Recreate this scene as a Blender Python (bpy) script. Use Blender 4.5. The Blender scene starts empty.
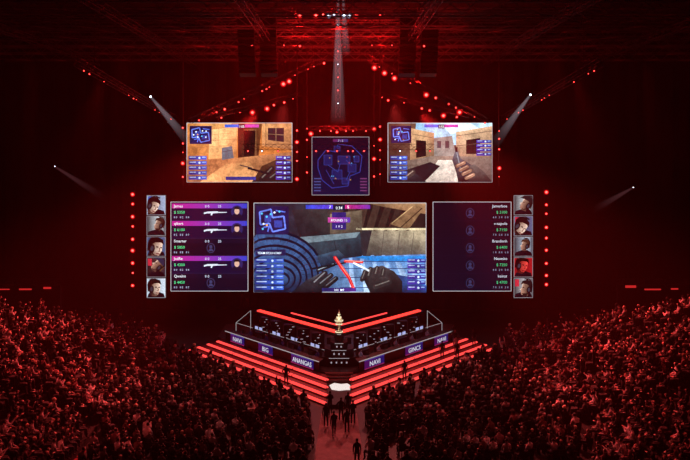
import bpy, math, random
from mathutils import Vector, Matrix, noise as mnoise
random.seed(7)
SC=bpy.context.scene; COL=SC.collection
H=20.0; F=765.0; CX=339.0; CY=150.0
def at(px,py,D): return Vector(((px-CX)/F*D, D, H-(py-CY)/F*D))
def lin(v):
    v=v/255.0
    return v/12.92 if v<=0.04045 else ((v+0.055)/1.055)**2.4
def c(r,g,b): return (lin(r),lin(g),lin(b),1.0)
# ------------------------------------------------------------ materials
def newmat(n):
    m=bpy.data.materials.new(n); m.use_nodes=True; nt=m.node_tree; nt.nodes.clear()
    return m,nt,nt.nodes.new('ShaderNodeOutputMaterial')
def surf(n,col,rough=0.6,metal=0.0,noise=0.15,scale=3.0,spec=0.3):
    m,nt,out=newmat(n); b=nt.nodes.new('ShaderNodeBsdfPrincipled')
    b.inputs['Roughness'].default_value=rough; b.inputs['Metallic'].default_value=metal
    b.inputs['Specular IOR Level'].default_value=spec
    t=nt.nodes.new('ShaderNodeTexNoise'); t.inputs['Scale'].default_value=scale
    tc=nt.nodes.new('ShaderNodeTexCoord'); nt.links.new(tc.outputs['Object'],t.inputs['Vector'])
    r=nt.nodes.new('ShaderNodeValToRGB')
    r.color_ramp.elements[0].position=.3; r.color_ramp.elements[1].position=.7
    r.color_ramp.elements[0].color=tuple(x*(1-noise) for x in col[:3])+(1,)
    r.color_ramp.elements[1].color=tuple(min(1,x*(1+noise)) for x in col[:3])+(1,)
    nt.links.new(t.outputs['Fac'],r.inputs['Fac']); nt.links.new(r.outputs['Color'],b.inputs['Base Color'])
    nt.links.new(b.outputs[0],out.inputs['Surface']); return m
def emis(n,col,s,sample=True):
    m,nt,out=newmat(n); e=nt.nodes.new('ShaderNodeEmission')
    e.inputs['Color'].default_value=col; e.inputs['Strength'].default_value=s
    nt.links.new(e.outputs[0],out.inputs['Surface']); 
    return m
def canvasmat(n,s,noises=()):
    m,nt,out=newmat(n); e=nt.nodes.new('ShaderNodeEmission'); a=nt.nodes.new('ShaderNodeAttribute'); a.attribute_name='Col'
    e.inputs['Strength'].default_value=s
    src=a.outputs['Color']
    tc=nt.nodes.new('ShaderNodeTexCoord')
    for scale,noise in noises:
        t=nt.nodes.new('ShaderNodeTexNoise'); t.inputs['Scale'].default_value=scale; t.inputs['Detail'].default_value=8
        nt.links.new(tc.outputs['Object'],t.inputs['Vector'])
        mr=nt.nodes.new('ShaderNodeMapRange'); mr.inputs['From Min'].default_value=.3; mr.inputs['From Max'].default_value=.7
        mr.inputs['To Min'].default_value=1-noise; mr.inputs['To Max'].default_value=1+noise
        nt.links.new(t.outputs['Fac'],mr.inputs['Value'])
        vm=nt.nodes.new('ShaderNodeVectorMath'); vm.operation='SCALE'
        nt.links.new(src,vm.inputs[0]); nt.links.new(mr.outputs[0],vm.inputs['Scale']); src=vm.outputs[0]
    nt.links.new(src,e.inputs['Color']); nt.links.new(e.outputs[0],out.inputs['Surface']); return m
def randmat(n,cols,island,rough=.8):
    m,nt,out=newmat(n); b=nt.nodes.new('ShaderNodeBsdfPrincipled'); b.inputs['Roughness'].default_value=rough
    if island: s=nt.nodes.new('ShaderNodeNewGeometry').outputs['Random Per Island']
    else: s=nt.nodes.new('ShaderNodeObjectInfo').outputs['Random']
    r=nt.nodes.new('ShaderNodeValToRGB'); r.color_ramp.interpolation='CONSTANT'
    k=len(cols)
    r.color_ramp.elements[0].position=0; r.color_ramp.elements[0].color=cols[0]
    r.color_ramp.elements[1].position=1/k; r.color_ramp.elements[1].color=cols[1]
    for i in range(2,k):
        e=r.color_ramp.elements.new(i/k); e.color=cols[i]
    nt.links.new(s,r.inputs['Fac']); nt.links.new(r.outputs['Color'],b.inputs['Base Color'])
    nt.links.new(b.outputs[0],out.inputs['Surface']); return m
def g(v,a=1,b=1): return (v,v*a,v*b,1)
TOPS=[g(.015),g(.012,.9,.9),g(.01),g(.04),g(.25,.5,.55),g(.012),g(1.0),g(.025),g(.15,.4,.4),g(.01),g(.02),g(.6),g(.012),g(.08)]
SKINS=[g(1.0,.75,.65),g(.8,.65,.55),g(1.0,.85,.75),g(.6,.6,.5)]
HAIRS=[g(.02),g(.05,.6,.4),g(.012),g(.22,.7,.4),g(.02),g(.8,.8,.6)]
PANTS=[g(.02),g(.03,1,1.4),g(.02),g(.05)]
M={}
M['black']=surf('black_metal',g(.015),.5,.3)
M['dark']=surf('charcoal_paint',g(.04),.6)
M['truss']=surf('truss_aluminium',g(.20),.5,.4)
M['conc']=surf('concrete_dark',g(.015),.85,0,.35,.6)
M['floor']=surf('arena_floor',g(.012),.55,0,.4,.4)
M['curtain']=surf('black_drape',g(.012),.95,0,.6,.12)
M['roof']=surf('roof_deck',g(.04),.9,0,.4,.25)
M['deck']=surf('stage_deck',g(.04),.35,0,.2,1)
M['step']=surf('step_surface',(.18,.03,.03,1),.5,0,.2,1)
M['seat']=surf('seat_plastic',(.02,.004,.004,1),.6)
M['gold']=surf('trophy_gold',(1,.82,.55,1),.4,.3,.1)
M['aisle']=surf('aisle_carpet',(.26,.12,.12,1),.7,0,.25,2)
M['skin']=surf('skin_plain',(.55,.34,.26,1),.6)
M['hair']=surf('hair_plain',g(.02),.7)
M['jersey_navy']=surf('jersey_navy',(.05,.07,.25,1),.7)
M['jersey_grey']=surf('jersey_pale',(.55,.55,.6,1),.7)
M['red']=emis('red_led',(1,.055,.05,1),1.7)
M['redbeam']=emis('red_led_beam',(1,.04,.03,1),2.3)
M['redhot']=emis('red_lens',(1,.055,.045,1),8)
M['redhalo']=emis('red_lens_halo',(1,.006,.008,1),.6)
M['redline']=emis('red_line_dim',(1,.02,.02,1),.28)
M['whitehot']=emis('white_lens',(.85,.88,1,1),6)
M['bluehalo']=emis('white_lens_halo',(.5,.45,.7,1),.4)
M['whiteline']=emis('white_led_line',(.95,.85,.9,1),.8)
M['greyline']=emis('grey_led_line',(.8,.75,.85,1),.35)
M['paleline']=emis('pale_led_line',(.95,.78,.82,1),.45)
M['tinylight']=emis('indicator_glow',(.9,.7,.8,1),.45)
M['warm']=emis('warm_pool',(1,.8,.76,1),1.0)
M['goldglint']=emis('gold_glint',(1,.78,.5,1),1.2)
M['canvas']=canvasmat('screen_emission',1.25)
M['portrait']=canvasmat('screen_portrait',1.2,((9,.25),))
M['mapscr']=canvasmat('screen_map',.95)
M['game']=canvasmat('screen_game',1.55,((.9,.42),(5,.25)))
M['banner']=canvasmat('banner_print',.8)
P_IND=[randmat('clothes_ind',TOPS,False),randmat('trousers_ind',PANTS,False),randmat('skin_ind',SKINS,False),randmat('hair_ind',HAIRS,False)]
P_ISL=[randmat('clothes_isl',TOPS,True),randmat('trousers_isl',PANTS,True),randmat('skin_isl',SKINS,True),randmat('hair_isl',HAIRS,True)]
# ------------------------------------------------------------ object helpers
def tag(o,label=None,cat=None,group=None,kind=None):
    if label: o['label']=label
    if cat: o['category']=cat
    if group: o['group']=group
    if kind: o['kind']=kind
    return o
def empty(name,loc,label,cat,group=None,rz=0):
    o=bpy.data.objects.new(name,None); COL.objects.link(o); o.location=loc; o.rotation_euler=(0,0,rz)
    o.empty_display_size=.2
    return tag(o,label,cat,group)
def link(name,me,parent=None):
    o=bpy.data.objects.new(name,me); COL.objects.link(o)
    if parent: o.parent=parent
    return o
def copy_tree(o,parent=None):
    n=o.copy(); COL.objects.link(n); n.parent=parent
    for ch in list(o.children): copy_tree(ch,n)
    return n
class MB:
    def __init__(s): s.v=[]; s.f=[]; s.m=[]
    def add(s,vs,fs,mi=0):
        o=len(s.v); s.v+= [Vector(v) for v in vs]
        for f in fs: s.f.append([i+o for i in f]); s.m.append(mi)
        return s
    def box(s,cx,cy,cz,sx,sy,sz,rot=None,mi=0):
        vs=[]
        for x,y,z in [(-1,-1,-1),(1,-1,-1),(1,1,-1),(-1,1,-1),(-1,-1,1),(1,-1,1),(1,1,1),(-1,1,1)]:
            v=Vector((x*sx/2,y*sy/2,z*sz/2))
            if rot: v=rot@v
            vs.append(v+Vector((cx,cy,cz)))
        return s.add(vs,[(3,2,1,0),(4,5,6,7),(0,1,5,4),(1,2,6,5),(2,3,7,6),(3,0,4,7)],mi)
    def tube(s,p0,p1,r0,r1=None,n=6,mi=0):
        if r1 is None: r1=r0
        p0=Vector(p0); p1=Vector(p1); d=(p1-p0)
        if d.length<1e-6: return s
        d.normalize(); a=Vector((0,0,1)) if abs(d.z)<.9 else Vector((1,0,0))
        x=d.cross(a).normalized(); y=d.cross(x)
        vs=[p0+(x*math.cos(t)+y*math.sin(t))*r0 for t in [2*math.pi*(i+.5)/n for i in range(n)]]
        vs+=[p1+(x*math.cos(t)+y*math.sin(t))*r1 for t in [2*math.pi*(i+.5)/n for i in range(n)]]
        fs=[(i,(i+1)%n,n+(i+1)%n,n+i) for i in range(n)]+[tuple(range(n))[::-1],tuple(range(n,2*n))]
        return s.add(vs,fs,mi)
    def prism(s,pts,z0,z1,mi=0):
        n=len(pts); vs=[(p[0],p[1],z0) for p in pts]+[(p[0],p[1],z1) for p in pts]
        fs=[(i,(i+1)%n,n+(i+1)%n,n+i) for i in range(n)]+[tuple(range(n))[::-1],tuple(range(n,2*n))]
        return s.add(vs,fs,mi)
    def lathe(s,prof,cx,cy,n=16,mi=0):
        k=len(prof); vs=[]
        for r,z in prof:
            for i in range(n):
                a=2*math.pi*i/n; vs.append((cx+r*math.cos(a),cy+r*math.sin(a),z))
        fs=[]
        for j in range(k-1):
            for i in range(n): fs.append((j*n+i,j*n+(i+1)%n,(j+1)*n+(i+1)%n,(j+1)*n+i))
        fs.append(tuple(range(n))[::-1]); fs.append(tuple(range((k-1)*n,k*n)))
        return s.add(vs,fs,mi)
    def ball(s,cn,rx,ry,rz,n=8,mi=0):
        k=5; vs=[]; fs=[]
        cn=Vector(cn)
        for j in range(1,k):
            ph=math.pi*j/k
            for i in range(n):
                a=2*math.pi*i/n; vs.append(cn+Vector((rx*math.sin(ph)*math.cos(a),ry*math.sin(ph)*math.sin(a),-rz*math.cos(ph))))
        for j in range(k-2):
            for i in range(n): fs.append((j*n+i,j*n+(i+1)%n,(j+1)*n+(i+1)%n,(j+1)*n+i))
        fs.append(tuple(range(n))[::-1]); fs.append(tuple(range((k-2)*n,(k-1)*n)))
        return s.add(vs,fs,mi)
    def truss(s,p0,p1,w=.5,bay=1.0,r=.035):
        p0=Vector(p0); p1=Vector(p1); d=(p1-p0); L=d.length; d.normalize()
        a=Vector((0,0,1)) if abs(d.z)<.9 else Vector((0,1,0))
        x=d.cross(a).normalized(); y=x.cross(d).normalized()
        cs=[(x*i+y*j)*(w/2) for i,j in ((-1,-1),(1,-1),(1,1),(-1,1))]
        for k in cs: s.tube(p0+k,p1+k,r,n=4)
        n=max(1,int(L/bay))
        for q in range(4):
            a0=cs[q]; a1=cs[(q+1)%4]
            for i in range(n):
                t0=p0+d*(L*i/n); t1=p0+d*(L*(i+1)/n)
                if i%2: s.tube(t0+a0,t1+a1,r*.6,n=3)
                else: s.tube(t0+a1,t1+a0,r*.6,n=3)
        return s
    def build(s,name,mats,parent=None,smooth=False):
        me=bpy.data.meshes.new(name)
        off=Vector(parent.location) if parent and parent.parent is None else Vector((0,0,0))
        me.from_pydata([tuple(v-off) for v in s.v],[],s.f)
        if not isinstance(mats,(list,tuple)): mats=[mats]
        for m in mats: me.materials.append(m)
        if len(mats)>1: me.polygons.foreach_set('material_index',s.m)
        if smooth: me.polygons.foreach_set('use_smooth',[True]*len(me.polygons))
        me.validate(); me.update()
        return link(name,me,parent)
# ------------------------------------------------------------ canvas (flat displays and prints)
_tc={}
def textmesh(t):
    if t in _tc: return _tc[t]
    cu=bpy.data.curves.new('t','FONT'); cu.body=t; cu.size=1; cu.resolution_u=2; cu.offset=.004
    o=bpy.data.objects.new('t',cu); COL.objects.link(o); bpy.context.view_layer.update()
    e=o.evaluated_get(bpy.context.evaluated_depsgraph_get()); me=e.to_mesh()
    vs=[(v.co.x,v.co.y) for v in me.vertices]; fs=[tuple(p.vertices) for p in me.polygons]
    e.to_mesh_clear(); bpy.data.objects.remove(o); bpy.data.curves.remove(cu)
    w=max([v[0] for v in vs] or [0]); _tc[t]=(vs,fs,w); return _tc[t]
class Canvas:
    def __init__(s,fn): s.fn=fn; s.v=[]; s.f=[]; s.cc=[]; s.T=None; s.clip=None
    def P(s,x,y,l):
        if s.T:
            ox,oy,a,k=s.T; ca,sa=math.cos(a),math.sin(a); x,y=ox+(x*ca-y*sa)*k,oy+(x*sa+y*ca)*abs(k)
        if s.clip:
            x=min(max(x,s.clip[0]),s.clip[2]); y=min(max(y,s.clip[1]),s.clip[3])
        return s.fn(x,y,l)
    def poly(s,pts,col,l=0):
        o=len(s.v); s.v+=[s.P(x,y,l) for x,y in pts]; s.f.append(tuple(range(o,o+len(pts))))
        if isinstance(col,list): s.cc.append(col)
        else: s.cc.append([col]*len(pts))
    def rect(s,x0,y0,x1,y1,col,l=0,col2=None,col3=None):
        cl=col
        if col2: cl=[col,col2,col2,col]
        if col3: cl=[col,col,col3,col3]
        s.poly([(x0,y0),(x1,y0),(x1,y1),(x0,y1)],cl,l)
    def disc(s,cx,cy,rx,ry,col,l=0,n=14,col2=None):
        pts=[(cx+rx*math.cos(2*math.pi*i/n),cy+ry*math.sin(2*math.pi*i/n)) for i in range(n)]
        if col2:
            cl=[]
            for i in range(n):
                t=(math.sin(2*math.pi*i/n)+1)/2; cl.append(tuple(a*(1-t)+b*t for a,b in zip(col,col2)))
            s.poly(pts,cl,l)
        else: s.poly(pts,col,l)
    def line(s,pts,w,col,l=0):
        for (x0,y0),(x1,y1) in zip(pts,pts[1:]):
            dx,dy=x1-x0,y1-y0; L=math.hypot(dx,dy) or 1; nx,ny=-dy/L*w/2,dx/L*w/2
            s.poly([(x0+nx,y0+ny),(x1+nx,y1+ny),(x1-nx,y1-ny),(x0-nx,y0-ny)],col,l)
    def cap(s,x0,y0,x1,y1,w,col,hi,l=0):
        s.line([(x0,y0),(x1,y1)],w,col,l); s.disc(x0,y0,w/2,w/2,col,l,10); s.disc(x1,y1,w/2,w/2,col,l,10)
        s.line([(x0,y0-w*.22),(x1,y1-w*.22)],w*.22,hi,l+1)
    def frame(s,x0,y0,x1,y1,w,col,l=0): s.line([(x0,y0),(x1,y0),(x1,y1),(x0,y1),(x0,y0)],w,col,l)
    def text(s,t,x,y,h,col,l=0,al='l',maxw=None):
        vs,fs,w=textmesh(t); k=h/.72; kx=k
        if maxw and w*kx>maxw: kx=maxw/w
        x0=x-(w*kx if al=='r' else w*kx/2 if al=='c' else 0); o=len(s.v)
        s.v+=[s.P(x0+a*kx,y-b*k,l) for a,b in vs]
        for f in fs: s.f.append(tuple(i+o for i in f)); s.cc.append([col]*len(f))
    def build(s,name,mat,parent=None):
        me=bpy.data.meshes.new(name); off=Vector(parent.location) if parent else Vector((0,0,0))
        me.from_pydata([tuple(Vector(v)-off) for v in s.v],[],s.f)
        at_=me.color_attributes.new('Col','FLOAT_COLOR','CORNER')
        buf=[]
        for q in s.cc:
            for k in q: buf+=list(k)
        at_.data.foreach_set('color',buf); me.materials.append(mat); me.update()
        return link(name,me,parent)
# ------------------------------------------------------------ people
def person_mesh(name,kind='sit',arms=('lap','lap'),lean=0.0,sub=1,mats=P_IND,detail=False,headset=False,turn=0.0):
    ARM={'lap':((.05,.08,-.26),(-.07,.28,-.32)),'clap':((.06,.12,-.22),(-.14,.30,-.06)),'up':((.10,.05,.22),(.06,.08,.48)),
         'phone':((.05,.2,-.12),(-.08,.38,.08)),'hang':((.05,-.03,-.28),(.05,.04,-.53)),'desk':((.06,.1,-.25),(-.05,.38,-.20)),
         'cross':((.06,.06,-.25),(-.16,.24,-.14)),'hip':((.16,-.05,-.22),(.02,.08,-.36))}
    V=[];R=[];E=[];P=[]
    def j(p,r,par=None):
        V.append(Vector(p)); R.append(r); k=len(V)-1
        if par is not None: E.append((par,k))
        return k
    zb=.55 if kind=='sit' else .93
    pel=j((0,0,zb),(.16,.125))
    sp=j((0,lean*.25-.02,zb+.20),(.145,.11),pel)
    ch=j((0,lean*.6-.01,zb+.40),(.17,.12),sp)
    nk=j((0,lean*.9+.01,zb+.57),(.062,.062),ch)
    hl=j((turn*.01,lean*1.0+.03,zb+.655),(.082,.088),nk)
    hm=j((turn*.02,lean*1.05+.03,zb+.73),(.092,.105),hl)
    ht=j((turn*.02,lean*1.1+.02,zb+.81),(.066,.075),hm)
    hands=[]
    for s,am in ((-1,arms[0]),(1,arms[1])):
        sh=V[ch]+Vector((s*.185,0,.055)); e,w=ARM[am]
        a=j(sh,(.068,.068),ch); b=j(sh+Vector((s*e[0],e[1],e[2])),(.05,.05),a)
        wv=sh+Vector((s*w[0],w[1],w[2])); d=(wv-V[b]).normalized()
        k=j(wv,(.033,.033),b); h=j(wv+d*.08,(.042,.028),k); hands.append((V[h].copy(),d,s,k,h))
    for s in (-1,1):
        if kind=='sit':
            a=j((s*.10,.05,zb-.02),(.098,.095),pel); b=j((s*.13,.45,zb-.03),(.068,.068),a)
            k=j((s*.13,.44,.09),(.045,.045),b); j((s*.14,.60,.045),(.045,.04),k)
        else:
            o=.09*s if kind=='walk' else 0
            a=j((s*.10,0,zb-.08),(.098,.098),pel); b=j((s*.11,.02+o,.50),(.068,.068),a)
            k=j((s*.12,-.01+o*2,.09),(.046,.046),b); j((s*.14,.14+o*2,.045),(.046,.04),k)
    me=bpy.data.meshes.new(name+'_sk'); me.from_pydata([tuple(v) for v in V],E,[]); o=bpy.data.objects.new('sk',me); COL.objects.link(o)
    o.modifiers.new('s','SKIN').use_smooth_shade=True
    for i,r in enumerate(R):
        me.skin_vertices[0].data[i].radius=r; me.skin_vertices[0].data[i].use_root=(i==0)
    if sub:
        q=o.modifiers.new('u','SUBSURF'); q.levels=sub; q.render_levels=sub
    bpy.context.view_layer.update()
    out=bpy.data.meshes.new_from_object(o.evaluated_get(bpy.context.evaluated_depsgraph_get()))
    bpy.data.objects.remove(o)
    mb=MB(); mb.v=[v.co.copy() for v in out.vertices]; mb.f=[list(p.vertices) for p in out.polygons]; mb.m=[0]*len(mb.f)
    samp=[]
    leg0=len(V)-8
    for a,b in E:
        kd=1 if b>=leg0 else 0
        for t in (0,.25,.5,.75,1):
            q=V[a].lerp(V[b],t); kk=kd
            if kd==0 and a in (hl,hm): kk=2
            if kd==0 and b==hl and t>.5: kk=2
            if any(b==h[4] for h in hands): kk=3
            samp.append((q,kk))
    hc=V[hm]
    for i,f in enumerate(mb.f):
        cc=sum((mb.v[k] for k in f),Vector())/len(f)
        kk=min(samp,key=lambda s:(s[0]-cc).length_squared)[1]
        if kk==2: mb.m[i]=2 if (cc.y-hc.y>.0 and cc.z<hc.z+.05) or cc.z<hc.z-.075 else 3
        elif kk==3: mb.m[i]=2
        else: mb.m[i]=kk
    if detail:
        for h,d,s,_,_ in hands:
            side=d.cross(Vector((0,0,1))); side=side.normalized() if side.length>.1 else Vector((1,0,0))
            for q,L in ((-1.5,.065),(-.5,.078),(.5,.082),(1.5,.072)):
                b0=h+side*q*.019; b1=b0+d*L*.6; b2=b1+(d*.6+Vector((0,0,-.8)))*L*.45
                mb.tube(b0,b1,.0105,.009,5,2); mb.tube(b1,b2,.009,.007,5,2)
            tb=h-d*.03-side*s*.03; mb.tube(tb,tb-side*s*.035+d*.03,.012,.009,5,2)
        mb.ball(hc+Vector((0,.105,-.02)),.014,.022,.024,6,2)
        for s in (-1,1):
            mb.ball(hc+Vector((s*.092,.0,-.01)),.012,.022,.032,6,2)
            mb.ball(hc+Vector((s*.034,.094,.012)),.013,.008,.009,6,3)
        mb.box(hc.x,hc.y+.098,hc.z-.065,.045,.01,.01,None,3)
    if headset:
        for i in range(8):
            a0=math.pi*i/8; a1=math.pi*(i+1)/8
            mb.tube(hc+Vector((.11*math.cos(a0),0,.11*math.sin(a0))),hc+Vector((.11*math.cos(a1),0,.11*math.sin(a1))),.014,.014,5,3)
        for s in (-1,1): mb.ball(hc+Vector((s*.11,0,-.01)),.03,.05,.055,8,3)
    m2=bpy.data.meshes.new(name); m2.from_pydata([tuple(v) for v in mb.v],[],mb.f)
    for m in mats: m2.materials.append(m)
    m2.polygons.foreach_set('material_index',mb.m); m2.polygons.foreach_set('use_smooth',[True]*len(mb.f)); m2.update()
    return m2
VAR=[('lap','lap',0),('lap','lap',.18),('clap','clap',.05),('up','up',0),('lap','phone',.05),('cross','cross',-.03),('up','lap',0),('clap','clap',.2)]
HI=[person_mesh('spectator_body','sit',(a,b),l,1,P_IND,True) for a,b,l in VAR]
LO=[person_mesh('crowd_body','sit',(a,b),l,0,P_ISL) for a,b,l in VAR]
LOD=[([v.co.copy() for v in m.vertices],[tuple(p.vertices) for p in m.polygons],[p.material_index for p in m.polygons]) for m in LO]
def seat_mb():
    s=MB(); s.box(0,.05,.42,.46,.44,.06); s.box(0,-.20,.66,.46,.05,.46,Matrix.Rotation(.15,3,'X'))
    for x in (-.2,.2): s.box(x,.05,.2,.04,.36,.4)
    return s
seat_o=seat_mb().build('arena_seat',M['seat']); SEAT=seat_o.data; bpy.data.objects.remove(seat_o)
# ------------------------------------------------------------ room shell
def struct(o): o['kind']='structure'; return o
struct(MB().box(0,60,-.15,100,100,.3).build('floor',M['floor']))
struct(MB().box(0,60,36.2,100,100,.3).build('ceiling',M['roof']))
bw=MB(); n=220
for i in range(n):
    x0=-50+100*i/n; x1=-50+100*(i+1)/n; y0=96+.08*math.sin(i*1.3); y1=96+.08*math.sin((i+1)*1.3)
    bw.add([(x0,y0,0),(x1,y1,0),(x1,y1,36),(x0,y0,36)],[(0,1,2,3)])
struct(bw.build('wall_back',M['curtain'],smooth=True))
struct(MB().box(-46,60,18,.4,90,36).build('wall_left',M['curtain']))
struct(MB().box(46,60,18,.4,90,36).build('wall_right',M['curtain']))
ROWS=14
def rowX(k): return 17.6+.98*k
def rowZ(k): return .5+.48*k
def rowEnd(k): return 78.5-1.1*k
for s,nm in ((-1,'terrace_left'),(1,'terrace_right')):
    mb=MB()
    for k in range(ROWS+1):
        x0=rowX(k)-.5; x1=x0+.98 if k<ROWS else x0+1.6
        mb.prism([(s*x0,30),(s*x1,30),(s*x1,rowEnd(k)+.6),(s*x0,rowEnd(k)+.6)],0,rowZ(k))
    struct(mb.build(nm,M['conc']))
    lab='left' if s<0 else 'right'
    e=empty('concourse_barrier',(s*36,80,0),'low concourse wall with red rail strips beyond the %s stand'%lab,'barrier')
    MB().box(s*36.5,80.5,2.9,14.5,.4,5.8).build('wall_panel',M['conc'],e)
    MB().box(s*36.5,80.2,6.45,14.5,.08,.10).build('handrail',M['dark'],e)
    mb=MB()
    for q in range(6): mb.box(s*(30.6+2.3*q),80.24,5.7+random.uniform(-.35,.2),random.uniform(.6,1.9),.06,random.uniform(.1,.25))
    mb.build('rail_light',emis('rail_red_'+lab,(1,.03,.03,1),.6),e)
    mb=MB()
    for q in range(7): mb.box(s*(29.8+2.2*q),80.2,6.1,.06,.06,.7)
    mb.build('rail_post',M['dark'],e)
tag(MB().prism([(-1.75,44),(1.75,44),(1.35,58),(-1.35,58)],.0,.03).build('carpet',M['aisle']),'dark red lit carpet runner down the centre aisle to the stage','carpet')
mb=MB()
for q in range(7): mb.box(-16.9,43+q*1.2,.06,.3,.9,.05)
tag(mb.build('walkway_lights',M['redline']),'row of dim red floor strips on the walkway below the left stand','floor light')
# ------------------------------------------------------------ seating positions
pos=[]
def dens(x,y): return mnoise.noise(Vector((x*.33,y*.33,2.7)))
for s in (-1,1):
    b='left' if s<0 else 'right'
    for k in range(ROWS):
        y=36.0+.3*(k%2)
        while y<rowEnd(k):
            ai=(y-41+.35*k)%12.5
            if ai>1.2 and random.random()<.9-max(0,dens(s*rowX(k),y))*.9:
                pos.append((s*(rowX(k)+random.uniform(-.2,.2)),y+random.uniform(-.2,.2),rowZ(k),math.atan2(s,.55),'stand_'+b))
            y+=.70
    y=46.6; row=0
    while y<76:
        x=2.2 if y<57 else 2.5
        x+=.35*(row%2)
        while x<17.0:
            if y<56.2+1.15*x and random.random()<.9-max(0,dens(s*x,y))*.9 and not (s>0 and y<48.6 and 9<x<15.5) and not (s<0 and x>16.2 and y<53):
                pos.append((s*(x+random.uniform(-.2,.2)),y+random.uniform(-.32,.32),0,s*.12+s*.02*x,'floor_'+b))
            x+=.71
        y+=1.15; row+=1
def proj(p): return (CX+p[0]/p[1]*F, CY+(H-p[2]-1.1)/p[1]*F)
vis=[]
for p in pos:
    x,y=proj(p)
    if -8<x<698 and y<466: vis.append(p)
vis.sort(key=lambda p:math.sqrt(p[0]**2+p[1]**2+(H-p[2])**2))
near=vis[:290]; far=vis[290:]
LAB={'stand_left':('spectator seated in the raised stand at the left edge','spectators in the left stand'),
'stand_right':('spectator seated in the raised stand at the right edge','spectators in the right stand'),
'floor_left':('spectator seated on the floor left of the centre aisle, seen from behind','spectators on the floor left of the aisle'),
'floor_right':('spectator seated on the floor right of the centre aisle, seen from behind','spectators on the floor right of the aisle')}
for i,(x,y,z,r,b) in enumerate(near):
    v=random.choices(range(8),[5,3,3,.6,1.2,2,.6,2])[0]; rz=r+random.uniform(-.3,.3)
    o=link('person',HI[v]); o.location=(x,y,z); o.rotation_euler=(0,0,rz); sc=random.uniform(1.04,1.3); o.scale=(sc,sc,sc)
    tag(o,LAB[b][0],'person',LAB[b][1])
    q=link('arena_seat',SEAT); q.location=(x,y,z); q.rotation_euler=(0,0,r)
    tag(q,LAB[b][0].replace('spectator seated','dark red seat under a spectator').replace(', seen from behind',''),'seat',LAB[b][1].replace('spectators','seats'))
vs=[];fs=[];ms=[]; sv=[];sf=[]
SV=[v.co.copy() for v in SEAT.vertices]; SF=[tuple(p.vertices) for p in SEAT.polygons]
for (x,y,z,r,b) in far:
    v=random.choices(range(8),[5,3,3,.8,1.5,2,.8,2])[0]; rz=r+random.uniform(-.3,.3); sc=random.uniform(1.04,1.32)
    mt=Matrix.Translation((x,y,z))@Matrix.Rotation(rz,4,'Z')@Matrix.Scale(sc,4)
    o=len(vs); A,B,C_=LOD[v]; vs+=[tuple(mt@q) for q in A]; fs+=[tuple(i+o for i in f) for f in B]; ms+=C_
    o=len(sv); sv+=[tuple(mt@q) for q in SV]; sf+=[tuple(i+o for i in f) for f in SF]
me=bpy.data.meshes.new('crowd'); me.from_pydata(vs,[],fs)
for m in P_ISL: me.materials.append(m)
me.polygons.foreach_set('material_index',ms); me.polygons.foreach_set('use_smooth',[True]*len(fs)); me.update()
tag(link('crowd',me),'mass of seated spectators filling the stands and floor further back','crowd',None,'stuff')
me=bpy.data.meshes.new('seating'); me.from_pydata(sv,[],sf); me.materials.append(M['seat']); me.update()
tag(link('seating',me),'rows of dark red seats under the far spectators','seats',None,'stuff')
DK=[M['black'],M['dark'],M['skin'],M['hair']]
ST={'hang':person_mesh('standing_body','stand',('hang','hang'),0,2,DK,True),
'walk':person_mesh('walking_body','walk',('hang','cross'),.03,2,DK,True),
'phone':person_mesh('filming_body','stand',('hang','phone'),.02,2,DK,True),
'hip':person_mesh('hands_on_hips_body','stand',('hip','hip'),0,2,DK,True),
'cross':person_mesh('arms_crossed_body','stand',('cross','cross'),0,2,DK,True),
'pale':person_mesh('pale_shirt_body','stand',('hang','cross'),0,2,[M['jersey_grey'],M['dark'],M['skin'],M['hair']],True)}
for (px,py,z,v,rz,lb) in [
 (326,427,.03,'hang',.1,'person standing at the left edge of the centre aisle before the stage'),
 (341,421,.03,'hip',-.2,'person standing with hands on hips mid aisle before the stage'),
 (347,433,.03,'phone',.15,'person on the centre aisle with a raised arm toward the stage'),
 (357,466,.03,'hang',0,'dark figure standing lowest in the aisle at the bottom edge'),
 (334,436,.03,'walk',.3,'person walking up the centre aisle in mid stride'),
 (330,414,.03,'cross',.2,'person with crossed arms close to the stage tip, left of the aisle middle'),
 (348,415,.03,'hang',-.3,'person standing close to the stage tip, right of the aisle middle'),
 (353,424,.03,'cross',.1,'person with crossed arms at the right edge of the centre aisle')]:
    D=(H-z)*F/(py-CY); p=at(px,py,D); o=link('person',ST[v]); o.location=p; o.rotation_euler=(0,0,rz); tag(o,lb,'person')
# ------------------------------------------------------------ stage
V0=Vector((0,63.9)); 
def arm(s,t,off):
    u=Vector((s*.656,.755)); nn=Vector((s*.755,-.656)); return V0+u*t+nn*off
DZ=.9; GAP=1.0; SW=.885; SH=.21
tag(MB().prism([(-1.8,65.9),(1.8,65.9),(12.4,78.2),(12.4,84),(-12.4,84),(-12.4,78.2)],0,DZ).build('stage_platform',M['deck']),'black chevron shaped stage platform below the big screens','stage')
e=empty('walkway',(0,62,0),'pale lit entrance landing at the tip of the stage between the red steps','stage entrance')
MB().prism([(-.95,59.2),(.95,59.2),(.95,65.8),(-.95,65.8)],0,.3).build('landing',M['deck'],e)
q=MB(); q.prism([(-.6,62.9),(0,62.6),(.6,62.8),(.9,62.8),(.93,64.0),(.7,64.5),(.2,64.3),(-.4,64.6),(-.8,64.0)],.3,.33); q.build('light_pool',M['warm'],e)  # glowing patch stands in for the pool of light on the floor
for k in range(3): MB().box(0,65.0+.3*k,.3+.1*(k+1),2.4,.3,.2*(k+1)).build('step',M['step'],e)
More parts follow.
